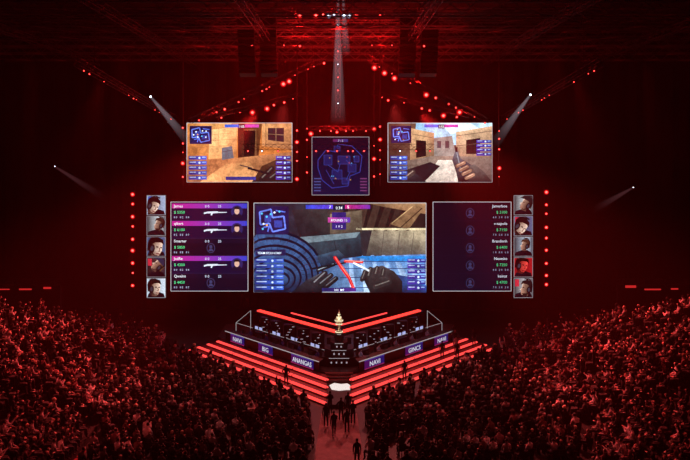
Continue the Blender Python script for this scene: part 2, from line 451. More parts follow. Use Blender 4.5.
for s,nm in ((-1,'left'),(1,'right')):
    e=empty('stage_steps',(s*7,68,0),'flight of red lit steps along the %s arm of the stage'%nm,'steps')
    for j in range(4):
        o1=3.54-SW*j; o0=o1-SW; t0a=(GAP-.755*o1)/.656; t0b=(GAP-.755*o0)/.656; t1=18.9-.35*j+(1.2 if s>0 else 0); z=SH*(j+1)
        st=MB().prism([arm(s,t0a,o1),arm(s,t1,o1),arm(s,t1,o0),arm(s,t0b,o0)][::s],0,z).build('step',M['step'],e)
        mb=MB()
        cuts=sorted([t0a+.1,t1]+[t0a+(t1-t0a)*q+random.uniform(-.4,.4) for q in (.25,.5,.75)])
        for q0,q1 in zip(cuts,cuts[1:]):
            mb.prism([arm(s,q0,o1+.03),arm(s,q1-.14,o1+.03),arm(s,q1-.14,o1-.26),arm(s,q0,o1-.26)],z-.09,z+.02)
        l=mb.build('led_strip',M['red'],None); l.parent=st; l.location=-Vector(e.location)
BAN=[('ANANGAS',3.3,6.5),('BIG',9.3,11.6),('NAVI',14.0,16.4)]
BANR=[('NAVI',3.3,6.1),('GINCS',9.3,12.1),('NAVI',14.1,16.5)]
for s,nm,bl in ((-1,'left',BAN),(1,'right',BANR)):
    e=empty('team_desk',(s*6,70,DZ),'long players desk with team name banners on the %s arm of the stage'%nm,'desk')
    MB().prism([arm(s,2.6,0),arm(s,17.4,0),arm(s,17.4,-.08),arm(s,2.9,-.08)],DZ,DZ+.77).build('front_panel',M['black'],e)
    MB().prism([arm(s,2.6,.05),arm(s,17.4,.05),arm(s,17.4,-.95),arm(s,3.2,-.95)],DZ+.78,DZ+.84).build('desktop',M['dark'],e)
    for t in (3.6,7.9,12.2,17.0):
        MB().prism([arm(s,t,-.75),arm(s,t+.08,-.75),arm(s,t+.08,-.9),arm(s,t,-.9)],DZ,DZ+.78).build('leg',M['black'],e)
    MB().prism([arm(s,2.6,.09),arm(s,17.4,.09),arm(s,17.4,.02),arm(s,2.6,.02)],DZ+.85,DZ+.90).build('led_edge',M['paleline'],e)
    for tx,a,b in bl:
        def fn(x,y,l,s=s,a=a,b=b):
            t=(b-(b-a)*x) if s<0 else (a+(b-a)*x)
            q=arm(s,t,.06+.02*l); return Vector((q.x,q.y,DZ+.80-y*.78))
        cv=Canvas(fn); cv.rect(0,0,1,1,c(88,18,92),0,c(32,26,112)); cv.rect(0,.9,1,1,c(170,38,92),1); cv.rect(0,0,1,.06,c(90,72,180),1)
        vs_,fs_,w=textmesh(tx); W=b-a; hh=.54; k=hh/.72; kx=k*.78/W*1.15
        if w*kx>.84: kx=.84/w
        for dx in (0,.006):
            o=len(cv.v); cv.v+=[cv.fn(.5-w*kx/2+p*kx+dx,.77-q*k,2) for p,q in vs_]
            for f in fs_: cv.f.append(tuple(i+o for i in f)); cv.cc.append([c(250,240,255)]*len(f))
        cv.build('banner',M['banner'],e)
pl=person_mesh('player_body','sit',('desk','desk'),.05,1,[M['jersey_navy'],P_IND[1],M['skin'],M['hair']],True,True)
pr=person_mesh('player_body_pale','sit',('desk','desk'),.08,1,[M['jersey_grey'],P_IND[1],M['skin'],M['hair']],True,True)
def chair_proto():
    e=bpy.data.objects.new('gaming_chair',None); COL.objects.link(e)
    b=MB().box(0,.06,.43,.5,.46,.10).build('seat',M['black']); b.parent=e
    mb=MB().box(0,-.24,.88,.46,.09,.8,Matrix.Rotation(.12,3,'X')); mb.box(0,-.28,1.32,.26,.09,.16); b=mb.build('backrest',M['dark']); b.parent=e
    mb=MB().tube((0,0,.08),(0,0,.4),.03)
    for k in range(5):
        a=k*2*math.pi/5; mb.tube((0,0,.09),(.28*math.cos(a),.28*math.sin(a),.05),.025)
    b=mb.build('base',M['black']); b.parent=e
    for s in (-1,1):
        b=MB().box(s*.29,.03,.66,.07,.28,.04).box(s*.29,.0,.55,.03,.05,.2).build('armrest',M['black']); b.parent=e
    return e
def mon_proto():
    e=bpy.data.objects.new('monitor',None); COL.objects.link(e)
    MB_=MB().box(0,0,.34,.58,.04,.34).build('housing',M['black']); MB_.parent=e
    q=MB().box(0,-.023,.34,.52,.004,.26).build('display',emis('monitor_blue',(.5,.5,.9,1),.9)); q.parent=e
    q=MB().box(0,.0,.01,.24,.2,.02).tube((0,.02,.02),(0,.02,.25),.02).build('stand',M['dark']); q.parent=e
    return e
cp=chair_proto(); mp=mon_proto(); first=True
ordn=['nearest the stage centre','second from the stage centre','in the middle of the row','second from the outer end','at the outer end']
for s,nm,pm in ((-1,'left',pl),(1,'right',pr)):
    rz=math.atan2(-(s*.755),-.656)
    for k in range(5):
        t=4.4+2.6*k; p=arm(s,t,-1.35)
        o=link('person',pm); o.location=(p.x,p.y,DZ); o.rotation_euler=(0,0,rz)
        tag(o,'player with headset seated at the %s desk, %s'%(nm,ordn[k]),'person')
        ch=cp if first else copy_tree(cp); ch.location=(p.x,p.y,DZ); ch.rotation_euler=(0,0,rz)
        tag(ch,'black gaming chair at the %s desk, %s'%(nm,ordn[k]),'chair','players chairs')
        mo=mp if first else copy_tree(mp); q=arm(s,t,-.45); mo.location=(q.x,q.y,DZ+.84); mo.rotation_euler=(0,0,rz)
        tag(mo,'computer monitor on the %s desk, %s'%(nm,ordn[k]),'monitor','players monitors'); first=False
    for k in range(4):
        t=6.4+3.0*k; p=arm(s,t,-2.65)
        e=empty('production_desk',(p.x,p.y,DZ),'small black equipment desk behind the %s players, %s'%(nm,['nearest the centre','second from the centre','third from the centre','at the outer end'][k]),'desk','equipment desks',rz)
        for ch_ in (MB().box(0,0,.74,1.5,.6,.05).build('desktop',M['dark']),MB().box(0,.26,.4,1.5,.04,.64).build('front_panel',M['black'])): ch_.parent=e
        for xx in (-.7,.7):
            l=MB().box(xx,-.1,.36,.05,.4,.72).build('leg',M['black']); l.parent=e
        for xx in (-.36,.36):
            mo=copy_tree(mp); w=Matrix.Rotation(rz,3,'Z')@Vector((xx,0,.765)); mo.location=Vector((p.x,p.y,DZ))+w; mo.rotation_euler=(0,0,rz+math.pi)
            tag(mo,'small lit display on the equipment desks behind the %s players'%nm,'monitor','lit displays behind the %s players'%nm)
for k,(s,t,off,v,lb) in enumerate([(1,13.4,3.1,'hang','person in dark clothes standing on the right red steps, lowest of the group'),
 (1,14.6,2.2,'pale','person in a pale shirt standing on the right red steps among the group'),
 (1,15.8,1.3,'cross','person with crossed arms standing on the right red steps beside the pale shirt'),
 (1,17.0,.45,'hang','person standing highest on the right red steps'),
 (1,17.9,2.2,'hip','person with hands on hips at the outer end of the right red steps'),
 (1,12.2,2.2,'hang','person standing on the right red steps, innermost of the group'),
 (1,5.0,3.1,'hang','person standing low on the right red steps near the centre'),
 (-1,3.2,3.1,'hip','person standing with hands on hips low on the left red steps'),
 (-1,15.0,-3.6,'hang','staff member standing behind the left players at the outer end'),
 (1,15.5,-3.6,'cross','staff member with crossed arms behind the right players at the outer end'),
 (-1,8,-2.0,'cross','coach with crossed arms standing behind the left players'),
 (1,8,-2.0,'hip','coach with hands on hips standing behind the right players')]):
    z=SH*(int((3.54-off)/SW)+1) if off>0 else DZ
    p=arm(s,t,off); o=link('person',ST[v]); o.location=(p.x,p.y,z); rz=.2*s if off>0 else math.atan2(-(s*.755),-.656); o.rotation_euler=(0,0,rz); tag(o,lb,'person')
def chev(t0,t1,off,z,w,hh,mat,name,par,ss=(-1,1)):
    mb=MB()
    for s in ss: mb.prism([arm(s,t0,off+w/2),arm(s,t1,off+w/2),arm(s,t1,off-w/2),arm(s,t0,off-w/2)],z-hh/2,z+hh/2)
    return mb.build(name,mat,par)
e=empty('stage_canopy',(0,72,DZ),'chevron lighting frame with glowing red beams over the players','stage frame')
chev(3.55,16.2,-3.2,3.6,.42,.13,M['redbeam'],'red_beam',e)
chev(3.4,16.6,-3.2,3.38,.6,.24,M['black'],'frame_beam',e)
chev(6.4,13.6,-5.4,3.45,.16,.10,M['red'],'red_beam',e)
chev(2.8,18.4,-1.9,2.15,.025,.03,M['paleline'],'light_line',e)
chev(4.6,16.8,-3.62,3.1,.025,.03,M['paleline'],'light_line',e)
for s in (-1,1):
    for t,off,z in ((4.2,-3.2,3.2),(10,-3.2,3.2),(16,-3.2,3.2),(6.8,-5.4,3.4),(13.2,-5.4,3.4)):
        p=arm(s,t,off); MB().box(p.x,p.y,(DZ+z)/2,.16,.16,z-DZ).build('post',M['black'],e)
    p=arm(s,18.4,-1.9); MB().box(p.x,p.y,1.6,.045,.045,1.15).build('light_post',M['paleline'],e)
    p2=arm(s,19.4,-4.4); MB().box(p2.x,p2.y,1.9,.045,.045,2.0).build('light_post',M['paleline'],e)
    MB().tube((p.x,p.y,2.15),(p2.x,p2.y,2.9),.02,n=4).build('light_line',M['paleline'],e)
for s in (-1,1):
    for k,t in enumerate((6,8.2,10.4,12.6,14.8,17.0)):
        p=arm(s,t,-4.5); e=empty('equipment_rack',(p.x,p.y,DZ),'black equipment rack behind the %s players, %s from the stage centre'%('left' if s<0 else 'right',['first','second','third','fourth','fifth','sixth'][k]),'equipment rack','equipment racks behind the players')
        MB().box(p.x,p.y,DZ+.85,1.2,.7,1.7).build('case',M['dark'],e)
        for i in range(5): MB().box(p.x+random.uniform(-.4,.4),p.y-.36,DZ+.45+.27*i,random.uniform(.08,.3),.03,.05).build('indicator_light',M['tinylight'],e)
e=empty('trophy_tower',(0,69.5,DZ),'compact tiered dark pedestal at the centre of the stage','pedestal')
for i,(w,z0,z1) in enumerate(((3.6,.0,.8),(2.6,.8,1.5),(1.5,1.5,2.1),(.7,2.1,2.9))):
    MB().prism([(-w/2,67.8),(-w/4,67.3),(w/4,67.3),(w/2,67.8),(w/2,69.3),(-w/2,69.3)],DZ+z0,DZ+z1).build('tier',M['black'],e)
    MB().box(0,67.28,DZ+z1-.03,w*.5,.03,.035).build('edge_light',M['paleline'],e)
    if i<3: 
        for q in range(4-i): MB().box(-w/4+(q+.5)*(w/2)/(4-i),67.28,DZ+(z0+z1)/2,.12,.03,.14).build('lit_window',M['tinylight'],e)
e=empty('trophy',(0,68.0,DZ+2.9),'bright gilded spire shaped trophy standing on the dark pedestal','trophy')
MB().lathe([(.26,DZ+2.9),(.28,DZ+3.0),(.12,DZ+3.1),(.10,DZ+3.4),(.27,DZ+3.6),(.36,DZ+3.95),(.2,DZ+4.2),(.10,DZ+4.35),(.05,DZ+4.7),(.01,DZ+4.95)],0,68.0).build('cup',M['gold'],e,True)
for z,r in ((2.92,.34),(3.62,.31),(3.92,.38),(4.2,.23),(4.45,.12)): MB().lathe([(r,DZ+z),(r,DZ+z+.07)],0,68.0).build('glint_ring',M['goldglint'],e)  # self-glowing rings added so the trophy looks brightly lit
# ------------------------------------------------------------ screens
def screen(name,x0,y0,x1,y1,D,label,cat='screen',fw=.5,group=None,cable=True,fcol=None):
    p0=at(x0,y1,D); p1=at(x1,y0,D); cx=(p0.x+p1.x)/2
    e=empty(name,(cx,D,p0.z),label,cat,group)
    MB().box(cx,D+.3,(p0.z+p1.z)/2,p1.x-p0.x+.1,.5,p1.z-p0.z+.1).build('housing',M['black'],e)
    if fw>0:
        w=fw/F*D; mb=MB()
        for z in (p0.z,p1.z): mb.box(cx,D-.02,z,p1.x-p0.x+w,.1,w)
        for x in (p0.x,p1.x): mb.box(x,D-.02,(p0.z+p1.z)/2,w,.1,p1.z-p0.z)
        mb.build('frame',fcol or M['whiteline'],e)
    if cable:
        for x in (p0.x*.85+p1.x*.15,p0.x*.15+p1.x*.85): MB().tube((x,D+.3,p1.z),(x,D+.3,31.2),.03,n=4).build('cable',M['black'],e)
    cv=Canvas(lambda x,y,l: Vector(((x-CX)/F*D,D-.03-.012*l,H-(y-CY)/F*D))); cv.clip=(x0,y0,x1,y1); return e,cv
def hudrows(cv,x0,y0,w,n,dy,l,rt=False):
    for i in range(n):
        y=y0+i*dy
        cv.rect(x0,y,x0+w,y+dy*.72,c(22,38,116),l,c(44,80,176)) if not rt else cv.rect(x0,y,x0+w,y+dy*.72,c(70,44,150),l,c(32,38,116))
        cv.rect(x0+1,y+dy*.15,x0+w*.4,y+dy*.3,c(180,185,215),l+1); cv.rect(x0+w*.75,y+dy*.15,x0+w-1,y+dy*.35,c(130,150,200),l+1)
        cv.disc(x0+w*.6,y+dy*.36,dy*.22,dy*.22,c(190,200,220),l+1,8)
def minimap(cv,x,y,w,h,l):
    cv.rect(x,y,x+w,y+h,c(22,18,62),l)
    cv.line([(x+w*.1,y+h*.2),(x+w*.45,y+h*.1),(x+w*.5,y+h*.4),(x+w*.85,y+h*.35),(x+w*.9,y+h*.8),(x+w*.5,y+h*.9),(x+w*.4,y+h*.6),(x+w*.12,y+h*.65),(x+w*.1,y+h*.2)],w*.05,c(96,116,215),l+1)
    cv.rect(x+w*.25,y+h*.3,x+w*.45,y+h*.55,c(50,60,146),l+1); cv.rect(x+w*.55,y+h*.5,x+w*.8,y+h*.75,c(44,54,136),l+1)
    cv.line([(x+w*.2,y+h*.75),(x+w*.4,y+h*.7),(x+w*.35,y+h*.9)],w*.04,c(80,100,200),l+1); cv.line([(x+w*.6,y+h*.15),(x+w*.9,y+h*.2)],w*.04,c(80,100,200),l+1)
    for i in range(8): cv.disc(x+w*random.uniform(.15,.85),y+h*random.uniform(.15,.85),w*.035,w*.035,random.choice([c(230,230,245),c(80,190,235),c(235,150,50)]),l+2,6)
D0=85
e,cv=screen('main_screen',254,203,426,292,D0,'large centre screen showing a first person view with a red knife in gloved hands')
cv.rect(254,203,426,292,c(36,38,46),0)
cv.rect(254,203,330,240,c(14,18,38),1,c(46,42,50)); cv.rect(330,203,426,231,c(72,50,42),1,c(26,20,20))
for i in range(7): cv.poly([(340+i*11,231),(343+i*11,231),(350+i*12,203),(345+i*12,203)],c(26,18,18),2)
cv.poly([(292,210),(330,206),(330,240),(300,238)],[c(36,30,36),c(60,50,50),c(32,28,32),c(20,20,28)],2)
cv.poly([(330,214),(362,210),(362,233),(330,236)],[c(126,104,86),c(96,78,64),c(50,40,36),c(78,62,54)],3)
cv.poly([(366,203),(426,203),(426,214),(384,207)],[c(110,78,56),c(164,122,86),c(140,98,70),c(88,62,46)],3); cv.poly([(390,224),(412,206),(424,208),(408,230)],c(122,88,62),3); cv.line([(392,223),(413,206)],1,c(190,148,106),4); cv.line([(400,228),(422,208)],1,c(40,28,22),4)
cv.poly([(356,228),(426,228),(426,255),(358,256)],[c(130,114,98),c(184,162,132),c(92,82,76),c(44,40,44)],2); cv.rect(356,228,426,230,c(222,198,160),3); cv.poly([(356,230),(372,230),(366,256),(358,256)],c(38,34,40),3)
for x in (384,400,414): cv.line([(x,231),(x-3,255)],.5,c(60,52,50),4)
cv.poly([(300,237),(360,232),(362,256),(318,262)],[c(54,66,78),c(44,54,66),c(16,22,32),c(24,34,46)],5); cv.poly([(300,237),(360,232),(356,237.5),(306,243)],c(104,116,126),6)
cv.line([(306,243),(312,260)],.6,c(12,18,26),7); cv.line([(334,240),(338,258)],.6,c(12,18,26),7)
cv.poly([(318,258),(426,254),(426,292),(318,292)],[c(40,64,108),c(80,124,190),c(140,178,224),c(50,72,116)],2)
for i in range(6): cv.poly([(350+i*14,292),(356+i*15,292),(352+i*11,255),(348.6+i*11,255)],[c(196,214,240),c(170,194,230),c(100,132,184),c(110,142,194)],3)
for y in (261,268,277,287): cv.rect(340,y,426,y+.8,c(38,58,104),4)
cv.poly([(352,256),(426,256),(426,261),(372,261)],c(30,116,190),4)
for i,(rx,ry) in enumerate(((52,44),(46,38),(39,31.5),(32,25.5),(25,19.5),(18,13.5),(11,8))):
    cx=272+i*1.2; cy=274+i*.8
    cv.disc(cx,cy,rx,ry,c(6,13,32),7+2*i,30); cv.disc(cx-.4,cy+.9,rx-1.4,ry-1.6,c(50,78,124),8+2*i,30,c(8,16,40))
for i in range(18):
    a=math.pi*(1.02+i*.055); r0,r1=.97,.76
    cv.line([(272+51*r0*math.cos(a),274+43*r0*math.sin(a)),(272+51*r1*math.cos(a),274+43*r1*math.sin(a))],.45,c(16,28,54),22)
    a+=.06; cv.line([(274+38*math.cos(a),276+30*math.sin(a)),(274+28*math.cos(a),276+22*math.sin(a))],.45,c(14,24,48),22)
cv.poly([(312,257),(338,250),(346,257),(326,268)],[c(44,60,82),c(62,78,98),c(20,30,46),c(12,20,36)],8)
cv.poly([(292,292),(306,280),(322,272),(330,280),(322,292)],[c(14,14,22),c(44,42,50),c(80,76,84),c(30,28,36),c(10,10,16)],26)
cv.cap(314,283,325,273,6,c(34,30,36),c(120,112,118),28); cv.cap(320,284,331,275,5.4,c(28,26,30),c(104,98,104),30); cv.cap(326,286,336,278,5,c(24,22,26),c(90,84,90),32)
cv.cap(318,270,334,264,3.4,c(20,22,28),c(140,144,156),28); cv.line([(312,268),(346,262)],1.6,c(12,14,20),34)
cv.cap(335,257,341,266,3.0,c(220,10,20),c(255,120,110),36); cv.cap(341,266,349,277,3.2,c(240,16,24),c(255,150,130),36); cv.cap(349,277,354,289,3.0,c(210,10,20),c(250,100,94),36); cv.cap(345,260.5,362,261.5,2.4,c(240,50,40),c(255,180,160),38); cv.line([(353,262),(369,270)],2,c(235,235,245),38)
cv.poly([(362,276),(369,268),(382,265),(394,271),(402,281),(402,292),(370,292)],[c(30,26,30),c(56,48,50),c(74,64,64),c(50,42,44),c(22,18,22),c(12,10,14),c(18,16,20)],30)
cv.cap(365,271,362,279,4.6,c(40,34,38),c(110,98,96),32); cv.cap(370.5,268.5,368,276,4.8,c(44,38,40),c(124,110,106),34); cv.cap(377,267.5,375,274,4.8,c(42,36,38),c(116,102,98),36); cv.cap(383.5,269,382,275.5,4.4,c(38,32,34),c(104,92,88),38); cv.cap(375,286,389,281,5,c(46,40,42),c(116,102,98),42); cv.disc(383,281,8,5,c(60,52,54),39,14,c(20,16,20))
cv.poly([(396,274),(414,277),(426,285),(426,292),(396,292)],[c(30,44,84),c(46,76,140),c(48,90,160),c(24,40,84),c(16,22,48)],29)
minimap(cv,257,206,32,28,42)
hudrows(cv,256,258,28,6,5.4,42); hudrows(cv,407,258,18,6,5.4,45,True)
cv.rect(256,249,286,255,c(24,26,70),42); cv.text('TEAM ECONOMY',258,253.4,2.2,c(225,230,250),44,maxw=25)
cv.rect(306,204.5,333,208.5,c(40,60,180),42,c(90,56,200)); cv.rect(333,204.5,345,210,c(20,18,50),42); cv.rect(345,204.5,370,208.5,c(200,40,120),42,c(100,40,150))
cv.text('0:34',339,208.8,2.8,c(255,255,255),46,'c'); cv.text('7',330,208,2.8,c(255,255,255),46,'c'); cv.text('5',348,208,2.8,c(255,255,255),46,'c')
cv.rect(332,212,346,229,c(44,28,100),42); cv.rect(328,217,350,222,c(190,60,140),44,c(100,56,180)); cv.text('ROUND 13',339,220.9,2.4,c(255,255,255),46,'c',maxw=19); cv.text('1 V 2',339,227,2.4,c(240,220,255),46,'c')
cv.rect(322,287,356,290.6,c(28,34,90),47,c(70,34,110)); cv.text('100  M9',339,290,2.2,c(240,240,255),49,'c')
cv.build('display',M['game'],e)
def stat(x0,x1,names,money,left,label):
    e,cv=screen('stats_screen',x0,202,x1,291,D0,label,fw=.4)
    cv.rect(x0,202,x1,291,c(4,6,20),0,None,c(7,8,28))
    for i in range(5):
        y=203.5+i*17.5; on=(i in (0,1,3)) and left
        if on: cv.rect(x0+1,y,x1-1,y+4.8,c(190,30,134),1,c(44,60,190)); cv.rect(x0+1,y+4.8,x1-1,y+17,c(12,10,44),1)
        elif left: cv.rect(x0+1,y,x1-1,y+4.8,c(12,10,32),1)
        cv.line([(x0+1,y+17.2),(x1-1,y+17.2)],.25,c(50,42,90) if left else c(18,18,44),2)
        nx=x0+3 if left else x1-4
        cv.text(names[i],nx,y+3.8,2.8,c(250,250,255) if left else c(215,215,228),3,'l' if left else 'r',maxw=15)
        cv.text('$ '+money[i],nx,y+10,2.8,c(80,225,140) if left else c(60,185,120),3,'l' if left else 'r')
        mx=x0+31 if left else x1-32
        if left: cv.text('0 0',x0+34,y+3.9,2.5,c(220,220,245),3); cv.text('25',x0+47,y+3.9,2.5,c(220,220,245),3)
        if on:
            gx=x0+33; gy=y+9
            cv.poly([(gx,gy),(gx+4,gy-1),(gx+14,gy-1.2),(gx+14,gy-.6),(gx+23,gy-.5),(gx+23,gy+.1),(gx+14,gy+.4),(gx+9,gy+.8),(gx+8,gy+2.8),(gx+6.8,gy+2.8),(gx+7,gy+.8),(gx+3,gy+.8),(gx,gy+1.8)],c(225,225,238),3)
            px=x1-11; py=y+8
            cv.disc(px,py,6,6.2,c(40,34,90),3); cv.poly([(px-5.6,py+6.5),(px-3.5,py+2.4),(px+3.5,py+2.4),(px+5.6,py+6.5)],c(20,14,36),4)
            cv.disc(px,py-.4,2.5,3.3,c(224,170,150),5); cv.poly([(px-3,py-1),(px-2.6,py-4),(px,py-5),(px+2.6,py-4),(px+3,py-1),(px+1.8,py-2.4),(px-1.8,py-2.4)],c(30,18,16),6)
        else:
            px=mx+9 if left else x0+37; py=y+9.5; q=c(60,56,96) if left else c(48,48,84)
            cv.disc(px,py,4.2,5,q,3); cv.disc(px,py,3.6,4.4,c(8,8,26),4); cv.disc(px,py-1.4,1.6,1.8,q,5)
            cv.poly([(px-2.8,py+3),(px-1.3,py+.6),(px+1.3,py+.6),(px+2.8,py+3)],q,5)
        for q in range(3):
            ix=(nx+q*6) if left else (nx-q*6)
            cv.rect(ix,y+12.8,ix+1.3,y+14.6,c(140,140,170) if left else c(100,100,125),3); cv.text(str((i*3+q*2)%9),ix+(2 if left else -2.4),y+14.7,2.0,c(190,190,215) if left else c(140,140,165),3)
    cv.build('display',M['canvas'],e)
stat(171,248,['James','qikert','Smarter','JadRe','Qwelnt'],['5350','6100','5850','4300','4450'],True,'left tall stats screen listing five players under magenta and blue bars')
stat(433,511,['Jamerboe','v-napole','Brandonh','Neonixs','keinst'],['3100','7150','6400','7250','4700'],False,'right tall stats screen listing five players on plain dark rows')
hairs=[c(8,6,8),c(44,26,20),c(6,6,8),c(94,62,40),c(16,10,10),c(30,20,18),c(8,8,12),c(60,38,28),c(10,4,4),c(20,16,18)]
for s,x0,nm in ((-1,147,'left'),(1,514,'right')):
    for i in range(5):
        y0=195.5+20.7*i; y1=y0+19.3; x1=x0+18.5; kk=i+(s>0)*5
        e,cv=screen('player_camera_screen',x0,y0,x1,y1,D0,'small portrait screen in the %s column, %s'%(nm,['topmost','second from top','in the middle','second from bottom','lowest'][i]),'screen',.4,'player camera screens, '+nm,cable=(i==0),fcol=M['greyline'])
        rd=kk==8
        lt=[c(160,170,200),c(235,235,242),c(70,90,130),c(90,60,60),c(215,222,238),c(240,240,246),c(90,90,124),c(200,208,228),c(170,24,30),c(228,214,220)][kk]
        dkc=c(5,5,12) if not rd else c(30,3,5)
        cv.rect(x0,y0,x1,y1,dkc,0,lt); cv.rect(x0+(11 if kk%2 else 0),y0,x0+(18.5 if kk%2 else 5),y1,lt,1,c(20,20,36) if not rd else c(50,6,8))
        if kk%3==0: cv.rect(x0+1,y0+1,x0+5,y0+8,c(200,40,60) if kk else c(60,80,160),2)
        dx=[-3.2,3,-.4,1.6,-1.4,2.6,-3.2,1.6,-1.6,2.8][kk]; dy=[2.2,0,2.6,-.6,1.4,.2,2.4,0,-.4,1.8][kk]; rot=[.45,-.2,.18,-.7,.05,-.4,.6,-.12,.25,-.1][kk]; sc=[1.5,1.15,1.8,1.3,1.55,1.35,1.65,1.05,1.5,1.4][kk]; fl=-1 if kk%2 else 1
        cx=x0+9.2+dx; cy=y0+8.6+dy
        cv.poly([(x0+.4,y1-.3),(x0+1.6,y1-4),(cx-2.4,y1-6.4),(cx+2.4,y1-6.4),(x1-1.6,y1-4),(x1-.4,y1-.3)],[c(3,3,8),c(12,12,24),c(6,6,12),c(6,6,12),c(20,20,32),c(3,3,8)],2)
        cv.T=(cx,cy,rot,sc*fl)
        def sk(r,g_,b): return c(r,g_*.35,b*.35) if rd else c(r,g_,b)
        cv.rect(-1.8,2,1.8,5,sk(90,56,48),3)
        if kk%2==0:   # three quarter face
            cv.poly([(-3.4,-3.5),(0,-4.8),(3.4,-3.2),(3.7,.5),(2.6,3.6),(.6,5),(-1.8,4.2),(-3.3,1.4)],[sk(60,36,30),sk(160,116,100),sk(245,206,186),sk(252,212,192),sk(200,146,126),sk(120,76,64),sk(36,20,18),sk(20,10,10)],4)
            cv.rect(.2,-1.2,1.5,-.5,c(30,14,14),6); cv.rect(2.5,-1.2,3.4,-.5,c(30,14,14),6); cv.line([(2,-.6),(2.6,1.2),(1.8,1.4)],.5,sk(120,74,64),6)
            cv.rect(.8,2.5,2.8,3.1,sk(120,50,50),6)
        else:         # profile with brow, nose, lips and chin
            cv.poly([(-2.6,-4),(1.4,-4.8),(3,-3.4),(3.2,-1.4),(3.0,-.8),(4.6,1.0),(3.5,1.5),(3.7,2.3),(3.3,2.7),(3.6,3.2),(3.0,4.4),(1.2,4.8),(-1.6,3.6),(-2.8,1)],[sk(50,30,26),sk(150,108,92),sk(230,188,168),sk(240,200,180),sk(220,176,156),sk(250,214,194),sk(190,140,122),sk(180,110,100),sk(150,96,84),sk(180,110,100),sk(170,118,100),sk(96,60,50),sk(40,22,18),sk(30,16,14)],4)
            cv.rect(1.6,-1.1,2.7,-.5,c(26,12,12),6)
        cv.poly([(-4.4,2.4),(-4.8,-2.4),(-3.4,-5.6),(-.2,-6.8),(3.2,-5.4),(4.3,-2.6),(2.4,-3.6),(-.6,-3.2),(-2.4,-1.8),(-2.9,1.2)],hairs[kk],5)
        if kk in (3,5): cv.poly([(-4.6,-2.4),(-3.6,-5.8),(0,-7),(3.4,-5.6),(6.4,-3),(3.6,-3.4)],c(30,34,60) if kk==3 else c(20,20,24),6)
        cv.line([(-2.6,2),(-4.2,-3.6),(-1.6,-7.2),(2,-7)],1.0,c(4,4,8),7); cv.disc(-2.0,.6,1.7,2.6,c(4,4,8),8); cv.disc(-1.9,.4,.9,1.5,c(50,50,62),9)
        cv.line([(-2,2.4),(.4,4.2),(1.8,3.8)],.5,c(8,8,12),10)
        if kk in (1,6,9): cv.poly([(-1.6,3),(2.8,3.4),(1.6,5),(-.6,5)],c(40,24,20),7)
        cv.T=None
        cv.build('display',M['portrait'],e)
e,cv=screen('hanging_screen',187,123,292,182,84,'hanging upper left screen showing an orange tan walled game street')
cv.rect(187,123,292,182,c(186,104,50),0); cv.poly([(187,123),(232,123),(222,150),(187,160)],[c(206,124,62),c(240,170,104),c(204,132,74),c(160,88,44)],1)
cv.poly([(210,130),(238,126),(236,160),(208,168)],[c(255,200,136),c(232,160,104),c(170,100,56),c(214,142,84)],2); cv.poly([(238,124),(262,124),(258,162),(238,158)],[c(60,30,20),c(104,56,30),c(76,42,26),c(38,20,16)],3); cv.poly([(244,130),(256,130),(254,156),(244,156)],c(20,10,10),4); cv.line([(244,130),(256,130),(256,156)],.6,c(150,96,60),5)
cv.poly([(262,124),(292,124),(292,150),(262,146)],[c(220,150,96),c(190,124,80),c(130,78,50),c(184,118,76)],3); cv.poly([(268,128),(284,128),(284,142),(268,140)],c(40,28,36),4); cv.line([(276,128),(276,141)],.8,c(150,110,80),5); cv.line([(268,134),(284,135)],.6,c(150,110,80),5)
for y in (130,136,142,148): cv.line([(190,y),(234,y-3)],.3,c(160,98,56),4)
for x in (198,219): cv.line([(x,128),(x-1,152)],.3,c(160,98,56),4)
cv.poly([(187,160),(236,158),(292,152),(292,182),(187,182)],[c(150,86,50),c(180,112,70),c(146,90,60),c(104,62,42),c(156,92,58)],4)
cv.poly([(200,182),(226,164),(250,162),(262,182)],[c(230,158,102),c(200,132,84),c(184,118,74),c(214,146,96)],5); cv.poly([(252,182),(262,166),(280,158),(292,162),(292,182)],[c(30,16,16),c(74,44,30),c(60,36,26),c(40,22,18),c(20,12,14)],6)
cv.cap(262,179,272,169,6,c(24,18,22),c(100,86,80),8); cv.cap(270,179,279,172,5.5,c(20,16,20),c(86,74,70),10); cv.line([(248,168),(270,174)],2,c(16,14,20),12); cv.line([(240,165),(252,168)],1,c(44,42,50),12)
cv.poly([(222,148),(232,146),(234,158),(222,160)],c(80,94,104),7); cv.line([(222,152),(233,150)],.6,c(40,50,60),8)
minimap(cv,190,126,22,18,14); hudrows(cv,189,156,18,5,5,14); hudrows(cv,276,156,15,5,5,14,True)
cv.rect(225,124.5,239,127.5,c(40,90,200),14); cv.rect(245,124.5,259,127.5,c(190,60,150),14); cv.rect(239,124.5,245,128.5,c(20,20,50),14); cv.rect(226,176.6,256,180,c(44,44,120),14)
cv.text('1:02',242,127.6,2.2,c(255,255,255),16,'c')
cv.build('display',M['game'],e)
e,cv=screen('hanging_screen',388,123,492,182,84,'hanging upper right screen showing a shaded street, a hand and a weapon')
cv.rect(388,123,492,182,c(80,60,52),0); cv.rect(388,123,492,145,c(130,178,214),1,c(190,214,234)); cv.poly([(440,123),(470,123),(484,131),(450,134)],c(222,234,244),2)
cv.poly([(388,123),(416,123),(412,170),(388,176)],[c(74,48,38),c(120,80,62),c(86,56,46),c(40,26,24)],2); cv.poly([(410,128),(434,133),(434,160),(410,164)],[c(224,170,126),c(180,130,96),c(110,76,58),c(140,96,72)],3); cv.poly([(416,140),(426,141),(426,156),(416,158)],c(24,14,16),4); cv.line([(412,134),(433,138)],.5,c(110,76,58),4)
cv.poly([(434,138),(452,136),(456,156),(434,156)],c(140,126,120),4); cv.rect(437,141,441,148,c(60,56,62),5); cv.rect(445,141,449,148,c(60,56,62),5)
